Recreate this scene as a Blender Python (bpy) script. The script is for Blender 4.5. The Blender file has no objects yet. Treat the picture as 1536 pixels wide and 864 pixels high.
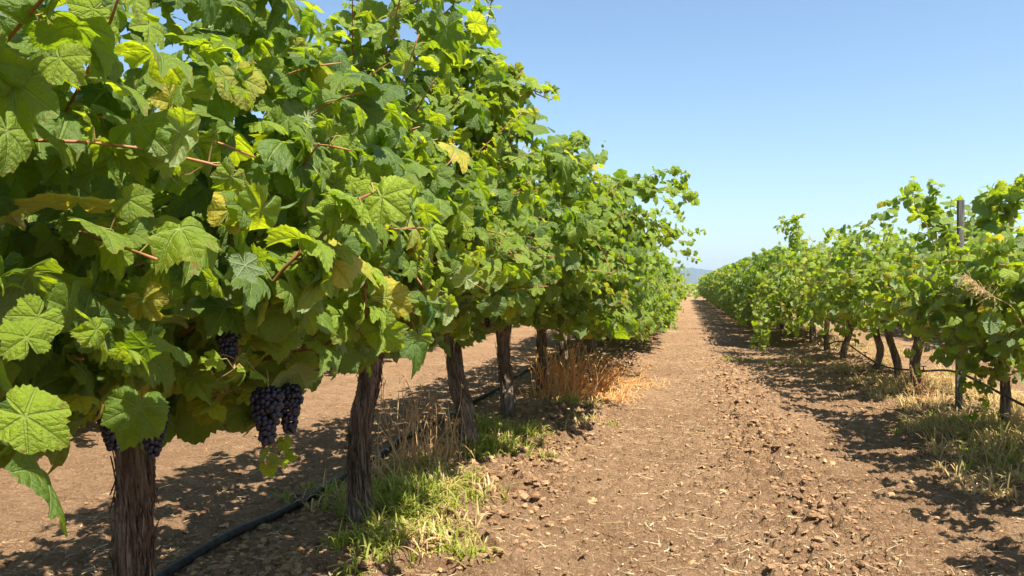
import bpy, math, random
import numpy as np
from mathutils import Vector, Matrix

rng = np.random.default_rng(11)
random.seed(11)
S = bpy.context.scene
COL = S.collection
R = math.radians

# ------------------------------------------------------------------ camera, sky, sun, exposure
CAMH = 1.30
YAW = math.atan(257 / 1195)
cam_d = bpy.data.cameras.new("camera")
cam_d.lens = 28.0
cam_d.sensor_width = 36.0
cam_d.clip_start = 0.05
cam_d.clip_end = 20000
cam = bpy.data.objects.new("camera", cam_d)
COL.objects.link(cam)
cam.location = (0, 0, CAMH)
cam.rotation_euler = (R(90 - 0.33), 0, YAW)
S.camera = cam

SUN_EL = 60.0
SUN_AZ = Vector((0.84, -0.54, 0)).normalized()          # horizontal direction towards the sun
sun_dir = Vector((SUN_AZ.x * math.cos(R(SUN_EL)), SUN_AZ.y * math.cos(R(SUN_EL)), math.sin(R(SUN_EL))))
w = bpy.data.worlds.new("World")
S.world = w
w.use_nodes = True
nt = w.node_tree
bg = nt.nodes["Background"]
sky = nt.nodes.new("ShaderNodeTexSky")
sky.sky_type = 'NISHITA'
sky.sun_disc = False
sky.sun_elevation = R(SUN_EL)
sky.sun_rotation = math.atan2(SUN_AZ.x, SUN_AZ.y)
sky.altitude = 50
sky.air_density = 1.0
sky.dust_density = 1.0
sky.ozone_density = 2.5
skymix = nt.nodes.new("ShaderNodeMix"); skymix.data_type = 'RGBA'; skymix.blend_type = 'MULTIPLY'
skymix.inputs[0].default_value = 1.0
skymix.inputs[7].default_value = (1.08, 1.16, 1.16, 1)
nt.links.new(sky.outputs[0], skymix.inputs[6])
nt.links.new(skymix.outputs[2], bg.inputs[0])
bg.inputs[1].default_value = 0.066
sd = bpy.data.lights.new("sun", 'SUN')
sd.energy = 5.0
sd.angle = R(0.53)
sd.color = (1.0, 0.93, 0.82)
sun = bpy.data.objects.new("sun", sd)
COL.objects.link(sun)
sun.rotation_euler = (-sun_dir).to_track_quat('-Z', 'Y').to_euler()
S.view_settings.view_transform = 'Standard'
S.view_settings.look = 'None'
S.view_settings.gamma = 1
S.view_settings.exposure = 1.45
S.cycles.max_bounces = 8
S.cycles.diffuse_bounces = 3
S.cycles.transmission_bounces = 6
S.cycles.caustics_reflective = False
S.cycles.caustics_refractive = False
S.cycles.use_denoising = True

SUNV = np.array(sun_dir)
CP = np.array([0, 0, CAMH])

# ------------------------------------------------------------------ noise
def _hash(ix, iy, iz, seed):
    h = (ix.astype(np.int64) * 374761393 + iy.astype(np.int64) * 668265263 + iz.astype(np.int64) * 2147483647 + seed * 974711) & 0xFFFFFFFF
    h = ((h ^ (h >> 13)) * 1274126177) & 0xFFFFFFFF
    h = (h ^ (h >> 16)) & 0xFFFF
    return h / 65535.0

def vnoise(x, y, z=None, seed=0):
    x = np.asarray(x, float); y = np.asarray(y, float)
    z = np.zeros_like(x) if z is None else np.asarray(z, float)
    xi, yi, zi = np.floor(x), np.floor(y), np.floor(z)
    fx, fy, fz = x - xi, y - yi, z - zi
    fx = fx * fx * (3 - 2 * fx); fy = fy * fy * (3 - 2 * fy); fz = fz * fz * (3 - 2 * fz)
    out = 0
    for dx in (0, 1):
        for dy in (0, 1):
            for dz in (0, 1):
                wgt = (fx if dx else 1 - fx) * (fy if dy else 1 - fy) * (fz if dz else 1 - fz)
                out = out + wgt * _hash(xi + dx, yi + dy, zi + dz, seed)
    return out * 2 - 1

def fbm(x, y, z=None, o=4, seed=0):
    a, s, f = 0, 1.0, 1.0
    for k in range(o):
        a = a + s * vnoise(np.asarray(x) * f, np.asarray(y) * f, None if z is None else np.asarray(z) * f, seed + k * 7)
        s *= 0.5; f *= 2.03
    return a

def sstep(a, b, x):
    t = np.clip((np.asarray(x, float) - a) / (b - a), 0, 1)
    return t * t * (3 - 2 * t)

# ------------------------------------------------------------------ mesh helpers
def make_mesh(name, V, F, attrs=None, mats=(), midx=None, smooth=True):
    V = np.ascontiguousarray(V, dtype=np.float32)
    F = np.ascontiguousarray(F, dtype=np.int32)
    n, k = F.shape
    me = bpy.data.meshes.new(name)
    me.vertices.add(len(V)); me.vertices.foreach_set("co", V.ravel())
    me.loops.add(n * k); me.loops.foreach_set("vertex_index", F.ravel())
    me.polygons.add(n)
    me.polygons.foreach_set("loop_start", np.arange(0, n * k, k, dtype=np.int32))
    me.polygons.foreach_set("use_smooth", np.full(n, smooth, dtype=bool))
    for m in mats: me.materials.append(m)
    if midx is not None: me.polygons.foreach_set("material_index", np.ascontiguousarray(midx, dtype=np.int32))
    if attrs:
        for an, av in attrs.items():
            a = me.attributes.new(an, 'FLOAT_VECTOR', 'POINT')
            a.data.foreach_set("vector", np.ascontiguousarray(av, dtype=np.float32).ravel())
    me.update(calc_edges=True)
    me.validate()
    return me

class Acc:
    def __init__(s): s.V = []; s.F = []; s.A = {}; s.M = []; s.n = 0
    def add(s, V, F, m=0, **attrs):
        V = np.asarray(V, float).reshape(-1, 3); F = np.asarray(F, int)
        if F.shape[1] == 4: F = np.concatenate([F[:, [0, 1, 2]], F[:, [0, 2, 3]]])
        s.V.append(V); s.F.append(F + s.n); s.M.append(np.full(len(F), m))
        for k in ("co2", "var"):
            a = attrs.get(k)
            a = np.zeros((len(V), 3)) if a is None else np.broadcast_to(np.asarray(a, float), (len(V), 3))
            s.A.setdefault(k, []).append(a)
        s.n += len(V)
    def mesh(s, name, mats, smooth=True):
        return make_mesh(name, np.concatenate(s.V), np.concatenate(s.F),
                         {k: np.concatenate(v) for k, v in s.A.items()}, mats, np.concatenate(s.M), smooth)

def link(name, me, parent=None, loc=(0, 0, 0)):
    o = bpy.data.objects.new(name, me); COL.objects.link(o)
    o.location = loc
    if parent: o.parent = parent
    return o
def tag(o, label=None, cat=None, group=None, kind=None):
    if label: o["label"] = label
    if cat: o["category"] = cat
    if group: o["group"] = group
    if kind: o["kind"] = kind
    return o
def empty(name, loc, label, cat, group=None):
    o = bpy.data.objects.new(name, None); COL.objects.link(o); o.location = loc
    o.empty_display_size = 0.1
    return tag(o, label, cat, group)

def frames(P):
    P = np.asarray(P, float)
    T = np.gradient(P, axis=0); T /= np.linalg.norm(T, axis=1)[:, None] + 1e-9
    ref = np.array([0, 0, 1.0]) if abs(T[0, 2]) < 0.9 else np.array([0, 1.0, 0])
    U = np.cross(ref, T); bad = np.linalg.norm(U, axis=1) < 0.05
    U[bad] = np.cross(np.array([1.0, 0.1, 0]), T[bad])
    U /= np.linalg.norm(U, axis=1)[:, None]
    W = np.cross(T, U)
    return T, U, W

def tube(P, rad, k=6, closed_ends=True):
    P = np.asarray(P, float); n = len(P)
    rad = np.broadcast_to(rad, (n,)) if np.ndim(rad) < 2 else rad
    T, U, W = frames(P)
    th = np.arange(k) / k * 2 * np.pi
    if np.ndim(rad) == 1: rr = rad[:, None] * np.ones(k)
    else: rr = rad
    V = P[:, None] + rr[..., None] * (np.cos(th)[None, :, None] * U[:, None] + np.sin(th)[None, :, None] * W[:, None])
    V = V.reshape(-1, 3)
    i, j = np.meshgrid(np.arange(n - 1), np.arange(k), indexing='ij')
    a = i * k + j; b = i * k + (j + 1) % k
    F = np.stack([a, b, b + k, a + k], -1).reshape(-1, 4)
    F = np.concatenate([F[:, [0, 1, 2]], F[:, [0, 2, 3]]])
    if closed_ends:
        V = np.concatenate([V, P[[0]], P[[-1]]]); c0, c1 = n * k, n * k + 1
        j = np.arange(k); jn = (j + 1) % k
        F = np.concatenate([F, np.stack([np.full(k, c0), jn, j], -1), np.stack([np.full(k, c1), (n - 1) * k + j, (n - 1) * k + jn], -1)])
    return V, F

def curve_pts(ctrl, n):
    c = np.asarray(ctrl, float); t = np.linspace(0, len(c) - 1, n)
    i = np.clip(t.astype(int), 0, len(c) - 2); f = (t - i)[:, None]
    p = lambda q: c[np.clip(q, 0, len(c) - 1)]
    p0, p1, p2, p3 = p(i - 1), p(i), p(i + 1), p(i + 2)
    return 0.5 * ((2 * p1) + (-p0 + p2) * f + (2 * p0 - 5 * p1 + 4 * p2 - p3) * f ** 2 + (-p0 + 3 * p1 - 3 * p2 + p3) * f ** 3)

# ------------------------------------------------------------------ node helpers
class NT:
    def __init__(s, name):
        s.m = bpy.data.materials.new(name); s.m.use_nodes = True
        s.t = s.m.node_tree; s.t.nodes.clear()
        s.out = s.t.nodes.new("ShaderNodeOutputMaterial")
    def n(s, typ, **kw):
        x = s.t.nodes.new(typ)
        for k, v in kw.items(): setattr(x, k, v)
        return x
    def l(s, a, b): s.t.links.new(a, b)
    def val(s, sock, v):
        if isinstance(v, (int, float)): sock.default_value = v
        elif isinstance(v, (tuple, list)): sock.default_value = tuple(v) + ((1,) if len(v) == 3 and sock.type == 'RGBA' else ())
        else: s.l(v, sock)
    def math(s, op, a, b=0.0, c=0.0, clamp=False):
        x = s.n("ShaderNodeMath", operation=op, use_clamp=clamp)
        s.val(x.inputs[0], a); s.val(x.inputs[1], b); s.val(x.inputs[2], c)
        return x.outputs[0]
    def mix(s, f, a, b, mode='MIX'):
        x = s.n("ShaderNodeMix", data_type='RGBA', blend_type=mode, clamp_factor=True)
        s.val(x.inputs[0], f); s.val(x.inputs[6], a); s.val(x.inputs[7], b)
        return x.outputs[2]
    def mr(s, v, a, b, c=0.0, d=1.0, smooth=False):
        x = s.n("ShaderNodeMapRange", interpolation_type='SMOOTHSTEP' if smooth else 'LINEAR')
        s.val(x.inputs[0], v)
        for k, q in zip((1, 2, 3, 4), (a, b, c, d)): s.val(x.inputs[k], q)
        return x.outputs[0]
    def noise(s, vec, scale, detail=3, rough=0.55, dist=0.0):
        x = s.n("ShaderNodeTexNoise"); s.l(vec, x.inputs["Vector"])
        x.inputs["Scale"].default_value = scale; x.inputs["Detail"].default_value = detail
        x.inputs["Roughness"].default_value = rough; x.inputs["Distortion"].default_value = dist
        return x.outputs[0]
    def attr(s, name):
        return s.n("ShaderNodeAttribute", attribute_name=name).outputs["Vector"]
    def sep(s, v):
        x = s.n("ShaderNodeSeparateXYZ"); s.l(v, x.inputs[0]); return x.outputs
    def bump(s, h, strength, dist, normal=None):
        x = s.n("ShaderNodeBump"); s.l(h, x.inputs["Height"])
        x.inputs["Strength"].default_value = strength; x.inputs["Distance"].default_value = dist
        if normal: s.l(normal, x.inputs["Normal"])
        return x.outputs[0]
    def princ(s, col, rough=0.7, spec=0.3, normal=None, metal=0.0):
        x = s.n("ShaderNodeBsdfPrincipled")
        s.val(x.inputs["Base Color"], col); s.val(x.inputs["Roughness"], rough)
        x.inputs["Specular IOR Level"].default_value = spec; x.inputs["Metallic"].default_value = metal
        if normal: s.l(normal, x.inputs["Normal"])
        return x.outputs[0]
    def fin(s, sh): s.l(sh, s.out.inputs[0]); return s.m

def mat_leaf():
    m = NT("vine_leaf")
    u, v, rr = m.sep(m.attr("co2"))[0:3]
    rnd, young, yel = m.sep(m.attr("var"))[0:3]
    rad = m.math('SQRT', m.math('ADD', m.math('MULTIPLY', u, u), m.math('MULTIPLY', v, v)))
    ang = m.math('ARCTAN2', v, u)
    k = m.math('ROUND', m.math('DIVIDE', ang, 0.94))
    fold = m.math('SUBTRACT', ang, m.math('MULTIPLY', k, 0.94))
    along = m.math('MULTIPLY', rad, m.math('COSINE', fold))
    perp = m.math('MULTIPLY', rad, m.math('ABSOLUTE', m.math('SINE', fold)))
    wv = m.math('MULTIPLY_ADD', along, -0.014, 0.022)
    main = m.mr(perp, wv, m.math('MULTIPLY', wv, 2.6), 1.0, 0.0, True)
    cv = m.n("ShaderNodeCombineXYZ"); m.l(u, cv.inputs[0]); m.l(v, cv.inputs[1]); m.l(m.math('MULTIPLY', rnd, 30.0), cv.inputs[2])
    co = cv.outputs[0]
    nz = m.noise(co, 2.3, 3); nz2 = m.noise(co, 9.0, 4, 0.7)
    t = m.math('MULTIPLY', m.math('SUBTRACT', along, m.math('MULTIPLY', perp, 0.7)), 5.2)
    t = m.math('ADD', t, m.math('MULTIPLY', nz, 0.9))
    f = m.math('ABSOLUTE', m.math('SUBTRACT', m.math('FRACT', t), 0.5))
    sec = m.mr(f, 0.02, 0.09, 1.0, 0.0, True)
    vein = m.math('MAXIMUM', main, m.math('MULTIPLY', sec, 0.6))
    top = m.mix(rnd, (0.014, 0.046, 0.006), (0.098, 0.165, 0.010))
    top = m.mix(m.mr(nz, 0.35, 0.7), top, m.mix(0.5, top, (0.10, 0.16, 0.025)))
    top = m.mix(m.math('MULTIPLY', young, 0.75), top, (0.30, 0.40, 0.018))
    ycol = m.mix(m.mr(nz, 0.4, 0.62), (0.48, 0.38, 0.035), (0.30, 0.31, 0.03))
    ycol = m.mix(m.mr(yel, 0.975, 0.985), ycol, (0.30, 0.075, 0.035))
    ymask = m.math('MULTIPLY', yel, m.mr(m.math('ADD', rad, m.math('MULTIPLY', nz, 0.8)), 0.35, 0.9, 0.45, 1.0), clamp=True)
    top = m.mix(ymask, top, ycol)
    top = m.mix(m.math('MULTIPLY', vein, 0.42), top, (0.24, 0.31, 0.08))
    brown = m.math('MULTIPLY', m.mr(m.math('ADD', nz2, m.math('MULTIPLY', rad, 0.25)), 0.74, 0.84), m.mr(rnd, 0.45, 0.7))
    top = m.mix(brown, top, (0.20, 0.11, 0.035))
    under = m.mix(rnd, (0.13, 0.185, 0.075), (0.24, 0.30, 0.13))
    under = m.mix(ymask, under, (0.40, 0.38, 0.12))
    under = m.mix(m.math('MULTIPLY', vein, 0.5), under, (0.30, 0.36, 0.17))
    gm = m.n("ShaderNodeNewGeometry")
    col = m.mix(gm.outputs["Backfacing"], top, under)
    h = m.math('ADD', m.math('MULTIPLY', m.math('POWER', m.math('MULTIPLY', f, 2.0), 0.5), m.mr(perp, 0.0, 0.15, 0.0, 0.35)), m.math('MULTIPLY', nz2, 0.9))
    h = m.math('SUBTRACT', h, m.math('MULTIPLY', main, 0.35))
    nb = m.bump(h, 0.85, 0.008)
    rough = m.mr(gm.outputs["Backfacing"], 0.0, 1.0, 0.42, 0.72)
    pr = m.princ(col, rough, 0.4, nb)
    tr = m.n("ShaderNodeBsdfTranslucent")
    tcol = m.mix(rnd, (0.20, 0.40, 0.008), (0.80, 0.92, 0.018))
    tcol = m.mix(ymask, tcol, (0.75, 0.55, 0.04))
    tcol = m.mix(m.math('MULTIPLY', vein, 0.35), tcol, (0.12, 0.20, 0.02))
    m.val(tr.inputs[0], tcol); m.l(nb, tr.inputs["Normal"])
    mx = m.n("ShaderNodeMixShader"); mx.inputs[0].default_value = 0.38
    m.l(pr, mx.inputs[1]); m.l(tr.outputs[0], mx.inputs[2])
    return m.fin(mx.outputs[0])

def mat_stem(name, a, b):
    m = NT(name)
    tc = m.n("ShaderNodeTexCoord").outputs["Object"]
    n = m.noise(tc, 9.0, 3)
    n2 = m.noise(tc, 60, 2)
    c = m.mix(m.mr(n, 0.35, 0.65), a, b)
    c = m.mix(m.mr(n2, 0.55, 0.8, 0, 0.5), c, (0.16, 0.09, 0.04))
    return m.fin(m.princ(c, 0.55, 0.35, m.bump(n2, 0.3, 0.002)))

def mat_bark():
    m = NT("vine_bark")
    tc = m.n("ShaderNodeTexCoord").outputs["Object"]
    mp = m.n("ShaderNodeMapping"); mp.inputs["Scale"].default_value = (1, 1, 0.13); m.l(tc, mp.inputs[0])
    a = m.noise(mp.outputs[0], 90, 5, 0.68, 1.2)
    b = m.noise(mp.outputs[0], 24, 4, 0.6, 1.4)
    c = m.noise(tc, 5, 3)
    col = m.mix(m.mr(a, 0.34, 0.66), (0.020, 0.013, 0.010), (0.235, 0.165, 0.115))
    col = m.mix(m.mr(b, 0.45, 0.72), col, (0.40, 0.32, 0.24))
    col = m.mix(m.mr(c, 0.40, 0.65, 0, 0.45), col, (0.12, 0.070, 0.045))
    h = m.math('ADD', a, m.math('MULTIPLY', b, 0.8))
    return m.fin(m.princ(col, 0.9, 0.12, m.bump(h, 1.0, 0.012)))

def mat_soil():   # lit dry earth, darker when freshly tilled
    m = NT("dry_soil")
    g = m.n("ShaderNodeNewGeometry").outputs["Position"]
    a = m.noise(g, 0.7, 4, 0.6); b = m.noise(g, 7, 5, 0.65); c = m.noise(g, 60, 5, 0.7); d = m.noise(g, 260, 3, 0.7)
    col = m.mix(m.mr(a, 0.35, 0.65), (0.265, 0.152, 0.080), (0.42, 0.262, 0.148))
    col = m.mix(m.mr(b, 0.35, 0.70), col, (0.205, 0.112, 0.058))
    col = m.mix(m.mr(c, 0.50, 0.72), col, (0.48, 0.325, 0.185))
    col = m.mix(m.mr(d, 0.60, 0.72, 0, 0.65), col, (0.13, 0.070, 0.036))
    # straw crumbs pressed into the surface
    mp = m.n("ShaderNodeMapping"); mp.inputs["Scale"].default_value = (1.0, 2.6, 1.0); mp.inputs["Rotation"].default_value = (0, 0, 0.2); m.l(g, mp.inputs[0])
    e = m.noise(mp.outputs[0], 38, 4, 0.75, 1.6)
    col = m.mix(m.mr(e, 0.57, 0.65, 0, 0.8), col, (0.56, 0.42, 0.25))
    h = m.math('ADD', m.math('MULTIPLY', c, 0.6), m.math('MULTIPLY', b, 1.5))
    h = m.math('ADD', h, m.math('MULTIPLY', d, 0.3))
    return m.fin(m.princ(col, 0.95, 0.08, m.bump(h, 1.0, 0.06)))

def mat_clod():
    m = NT("soil_clod")
    g = m.n("ShaderNodeNewGeometry").outputs["Position"]
    rnd = m.sep(m.attr("var"))[0]
    c = m.noise(g, 70, 4, 0.7)
    col = m.mix(rnd, (0.20, 0.112, 0.057), (0.41, 0.255, 0.140))
    col = m.mix(m.mr(c, 0.5, 0.75, 0, 0.6), col, (0.40, 0.25, 0.135))
    return m.fin(m.princ(col, 0.95, 0.08, m.bump(c, 1.0, 0.02)))

def mat_blade(name, green, dry, trans=0.35):
    """var.x: 0 green .. 1 dry, var.y: random"""
    m = NT(name)
    t, r = m.sep(m.attr("var"))[0:2]
    c = m.mix(t, green, dry)
    c = m.mix(m.math('MULTIPLY', r, 0.6), c, m.mix(t, tuple(x * 0.5 for x in green), tuple(x * 0.45 for x in dry)))
    pr = m.princ(c, 0.6, 0.25)
    tr = m.n("ShaderNodeBsdfTranslucent")
    m.val(tr.inputs[0], m.mix(t, (green[0] * 2.4, green[1] * 2.2, green[2]), dry))
    mx = m.n("ShaderNodeMixShader"); mx.inputs[0].default_value = trans
    m.l(pr, mx.inputs[1]); m.l(tr.outputs[0], mx.inputs[2])
    return m.fin(mx.outputs[0])

def mat_simple(name, a, b, scale, rough=0.7, spec=0.3, bumpd=0.002, stretch=None, metal=0):
    m = NT(name)
    tc = m.n("ShaderNodeTexCoord").outputs["Object"]
    if stretch:
        mp = m.n("ShaderNodeMapping"); mp.inputs["Scale"].default_value = stretch; m.l(tc, mp.inputs[0]); tc = mp.outputs[0]
    n = m.noise(tc, scale, 5, 0.65)
    return m.fin(m.princ(m.mix(m.mr(n, 0.35, 0.65), a, b), rough, spec, m.bump(n, 0.6, bumpd), metal))

def mat_grape():
    m = NT("grape_skin")
    g = m.n("ShaderNodeNewGeometry").outputs["Position"]
    r = m.sep(m.attr("var"))[0]
    n = m.noise(g, 90, 3)
    c = m.mix(r, (0.006, 0.006, 0.014), (0.018, 0.014, 0.030))
    c = m.mix(m.mr(n, 0.42, 0.7, 0, 0.5), c, (0.045, 0.045, 0.075))
    return m.fin(m.princ(c, 0.42, 0.4))

LEAF = mat_leaf()
CANE = mat_stem("vine_cane", (0.34, 0.13, 0.055), (0.22, 0.11, 0.045))
PETI = mat_stem("leaf_petiole", (0.30, 0.14, 0.07), (0.22, 0.24, 0.06))
BARK = mat_bark()
SOIL = mat_soil()
CLOD = mat_clod()
GRASS = mat_blade("grass_blade", (0.21, 0.27, 0.028), (0.66, 0.47, 0.22))
STRAW = mat_blade("straw", (0.34, 0.24, 0.13), (0.62, 0.48, 0.29), 0.15)
RUST = mat_blade("dead_weed", (0.62, 0.33, 0.105), (0.82, 0.58, 0.28), 0.35)
TAN = mat_blade("dry_weed", (0.50, 0.29, 0.12), (0.76, 0.56, 0.30), 0.3)
PIPE = mat_simple("black_polythene", (0.008, 0.008, 0.009), (0.045, 0.036, 0.029), 30, 0.55, 0.3)
POSTM = mat_simple("weathered_wood", (0.050, 0.046, 0.043), (0.20, 0.185, 0.17), 60, 0.9, 0.1, 0.006, (1, 1, 0.05))
WIREM = mat_simple("rusty_wire", (0.10, 0.07, 0.05), (0.22, 0.18, 0.14), 40, 0.6, 0.4, 0.001, None, 0.6)
GRAPE = mat_grape()

# ------------------------------------------------------------------ world layout
LX, RX = -1.58, 2.60          # the two vine rows either side of the path
def at(px, py, h=0.0, zc=None):
    """world point seen at photo pixel (px,py) at height h (or at camera depth zc)"""
    a = (px - 768) / 1195; b = (425 - py) / 1195
    t = (h - CAMH) / b if zc is None else zc
    c, s = math.cos(YAW), math.sin(YAW)
    return np.array([t * (a * c - s), t * (a * s + c), CAMH + b * t])

def gz(px, py, x):      # point on the vertical plane X=x seen at a pixel
    a = (px - 768) / 1195; b = (425 - py) / 1195; c, s = math.cos(YAW), math.sin(YAW)
    t = x / (a * c - s)
    return np.array([x, t * (a * s + c), CAMH + b * t])

ROWX = [LX, RX, -5.85, 6.85]
def ground_h(x, y):
    x = np.asarray(x, float); y = np.asarray(y, float)
    h = 0.018 * fbm(x * 0.9, y * 0.9, seed=3) + 0.010 * fbm(x * 5, y * 5, seed=5, o=3)
    for rx in ROWX:
        h = h + 0.075 * np.exp(-((x - rx) / 0.50) ** 2)
    # wheel hollows in the path, cloddy tilled bands
    h = h - 0.028 * np.exp(-((x + 0.22) / 0.28) ** 2) - 0.018 * np.exp(-((x - 1.28) / 0.26) ** 2)
    rough = np.clip(np.exp(-((x + 1.05) / 0.33) ** 2) + 0.85 * np.exp(-((x - 0.62) / 0.38) ** 2) + 0.6 * np.exp(-((x - RX) / 0.7) ** 2), 0, 1)
    wx_ = x + 0.03 * vnoise(x * 9, y * 9, seed=12); wy_ = y + 0.03 * vnoise(x * 9, y * 9, seed=13)
    r = sstep(-.1, .55, vnoise(wx_ * 15, wy_ * 15, seed=9)); r2 = sstep(-.1, .3, vnoise(wx_ * 31, wy_ * 31, seed=10)); r3 = vnoise(wx_ * 60, wy_ * 44, seed=14)
    far = np.clip(1.4 - np.hypot(x, y) / 18, 0, 1)
    h = h + far * (0.012 + 0.040 * rough) * r + far * (0.011 + 0.021 * rough) * r2 + far * (0.007 + 0.006 * rough) * (1.3 * r3 - 0.9 * np.abs(vnoise(wx_ * 42, wy_ * 75, seed=17)))
    # tyre cleat prints in the smoother wheel track
    tr_ = np.exp(-((x + 0.22) / 0.24) ** 2)
    h = h + far * tr_ * 0.013 * np.sin((y + 0.25 * np.abs(x + .22)) * 38 + 1.5 * vnoise(x * 2, y * 2, seed=15)) * (0.5 + 0.5 * vnoise(x * 1.3, y * 1.3, seed=16))
    return h

def soil_ground():
    # one sheet: fine near the camera, coarse to the horizon
    xs = np.concatenate([[-9000, -3000, -1000, -300, -100, -50, -30, -20, -14, -10, -8, -7], np.arange(-6, -3.2, 0.07), np.arange(-3.2, -1.8, 0.02), np.arange(-1.8, 2.0, 0.011), np.arange(2.0, 3.6, 0.02), np.arange(3.6, 8, 0.08), [8.5, 9.5, 11, 14, 20, 30, 50, 100, 300, 1000, 3000, 9000]])
    ys = np.concatenate([[-9000, -2000, -300, -60, -20, -8, -4, -2, -1, 0, .5, 1.0, 1.4], np.arange(1.6, 3.8, 0.011), np.arange(3.8, 7, 0.017), np.arange(7, 12, 0.035), np.arange(12, 24, 0.08), np.arange(24, 50, 0.3), np.arange(50, 90, 1.5), [100, 130, 200, 400, 1000, 3000, 9000]])
    X, Y = np.meshgrid(xs, ys, indexing='ij')
    Z = ground_h(X, Y)
    Z = np.where(np.hypot(X, Y) > 120, 0, Z)
    V = np.stack([X, Y, Z], -1).reshape(-1, 3)
    ny = len(ys)
    i, j = np.meshgrid(np.arange(len(xs) - 1), np.arange(ny - 1), indexing='ij')
    a = i * ny + j
    F = np.stack([a, a + ny, a + ny + 1, a + 1], -1).reshape(-1, 4)
    o = link("ground", make_mesh("ground", V, F, None, (SOIL,), None, True))
    tag(o, "bare brown dirt path and tilled soil between the vine rows", None, None, "structure")
soil_ground()

def hills():
    a = Acc()
    def ridge(dist, hmax, seed, x0, x1, depth):
        xs = np.linspace(x0, x1, 500)
        prof = hmax * (0.62 + 0.22 * fbm(xs / 420, xs * 0, seed=seed, o=2) + 0.10 * fbm(xs / 60, xs * 0, seed=seed + 2, o=4))
        env = sstep(x0, x0 + 900, xs) * (1 - sstep(x1 - 900, x1, xs))
        prof = np.maximum(prof * env, 0.0) + 0.5
        rows = []
        for k, (q, hh) in enumerate([(-1, 0), (-.6, .35), (-.25, .8), (0, 1), (.4, .7), (1, 0)]):
            jit = 30 * fbm(xs / 90, xs * 0 + k * 3.1, seed=seed + 5)
            rows.append(np.stack([xs, dist + q * depth + jit, prof * hh - (1.0 if hh == 0 else 0)], -1))
        V = np.concatenate(rows); n = len(xs)
        F = []
        for k in range(len(rows) - 1):
            i = np.arange(n - 1) + k * n
            F.append(np.stack([i, i + 1, i + 1 + n, i + n], -1))
        a.add(V, np.concatenate(F))
    ridge(3300, 98, 21, -3000, 3600, 500)
    ridge(4600, 140, 31, -5200, 900, 600)
    m = mat_simple("hill_scrub", (0.028, 0.046, 0.030), (0.060, 0.072, 0.045), 0.006, 0.95, 0.05, 2.0)
    o = link("hills", a.mesh("hills", (m,)))
    tag(o, "low hazy blue hills on the horizon beyond the end of the path", None, None, "structure")
hills()

# ------------------------------------------------------------------ leaves
CT = np.array([0, 12, 27, 41, 53, 67, 84, 99, 113, 131, 150, 165, 176, 180.])
def leaf_template(nout, rings, deep, seed, teeth=0.05):
    r_ = np.random.default_rng(seed)
    CR = np.array([1.0, .95, .85, .86, .91, .86, .78, .77, .80, .76, .68, .54, .22, .06])
    CR[2] -= 0.15 * deep; CR[6] -= 0.15 * deep; CR[3] -= .04 * deep; CR[5] -= .04 * deep
    th = (np.arange(nout) + 0.5) / nout * 2 * np.pi - np.pi
    dg = np.abs(np.degrees(th))
    rr = np.interp(dg, CT, CR)
    if nout >= 40:
        ph = (dg / 9.5) % 1.0
        rr = rr + teeth * (1 - 2 * np.abs(ph - 0.35) / 0.65).clip(-1, 1) * (dg < 168) * (0.6 + 0.6 * r_.random(nout))
    elif nout >= 20:
        rr = rr + teeth * 0.7 * np.where(np.arange(nout) % 2, 1, -1) * (dg < 160)
    rr = rr * (1 + 0.05 * r_.normal(size=nout) * (0.5 if nout > 30 else 1))
    asym = 1 + 0.08 * r_.normal()
    V = [[0, 0]]; fr = []
    for q in rings:
        V += list(np.stack([np.cos(th) * rr * q, np.sin(th) * rr * q * (np.where(th > 0, asym, 2 - asym))], -1))
    V = np.array(V)
    rad = np.hypot(V[:, 0], V[:, 1]); ang = np.arctan2(V[:, 1], V[:, 0])
    fold = ang - np.round(ang / 0.94) * 0.94
    p1, p2, p3 = r_.random(3) * 6.28
    z = 0.30 * rad * np.abs(np.sin(fold)) - (0.22 + 0.30 * r_.random()) * rad ** 2 \
        + 0.10 * rad ** 2 * np.sin(3 * ang + p1) + 0.07 * rad ** 2 * np.sin(5 * ang + p2) + (0.16 * r_.random() + 0.03) * np.abs(V[:, 1]) \
        - 0.16 * r_.random() * np.clip(V[:, 0], 0, 2) ** 3 \
        + (0.05 * rad ** 3 * np.sin(11 * ang + p3) if nout > 20 else 0)
    n = nout; F = []
    j = np.arange(n - 1)     # open at the petiole sinus
    F.append(np.stack([np.zeros(n - 1, int), 1 + j, 2 + j], -1))
    for k in range(len(rings) - 1):
        b0 = 1 + k * n; b1 = b0 + n
        F.append(np.stack([b0 + j, b1 + j, b1 + j + 1], -1)); F.append(np.stack([b0 + j, b1 + j + 1, b0 + j + 1], -1))
    return V, z, np.concatenate(F)

LOD = []
LOD.append([leaf_template(72, (.3, .6, .85, 1), d, 100 + i) for i, d in enumerate((.2, .7, .4, 1.2, .0, .9))])
LOD.append([leaf_template(36, (.5, 1), d, 200 + i) for i, d in enumerate((.2, .7, .4, 1.1, .1))])
LOD.append([leaf_template(16, (.55, 1), d, 300 + i) for i, d in enumerate((.2, .7, .4, 1.0))])
LOD.append([leaf_template(9, (1,), d, 400 + i) for i, d in enumerate((.2, .6, .4))])

def nrm(a): return a / (np.linalg.norm(a, axis=-1, keepdims=True) + 1e-9)

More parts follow.
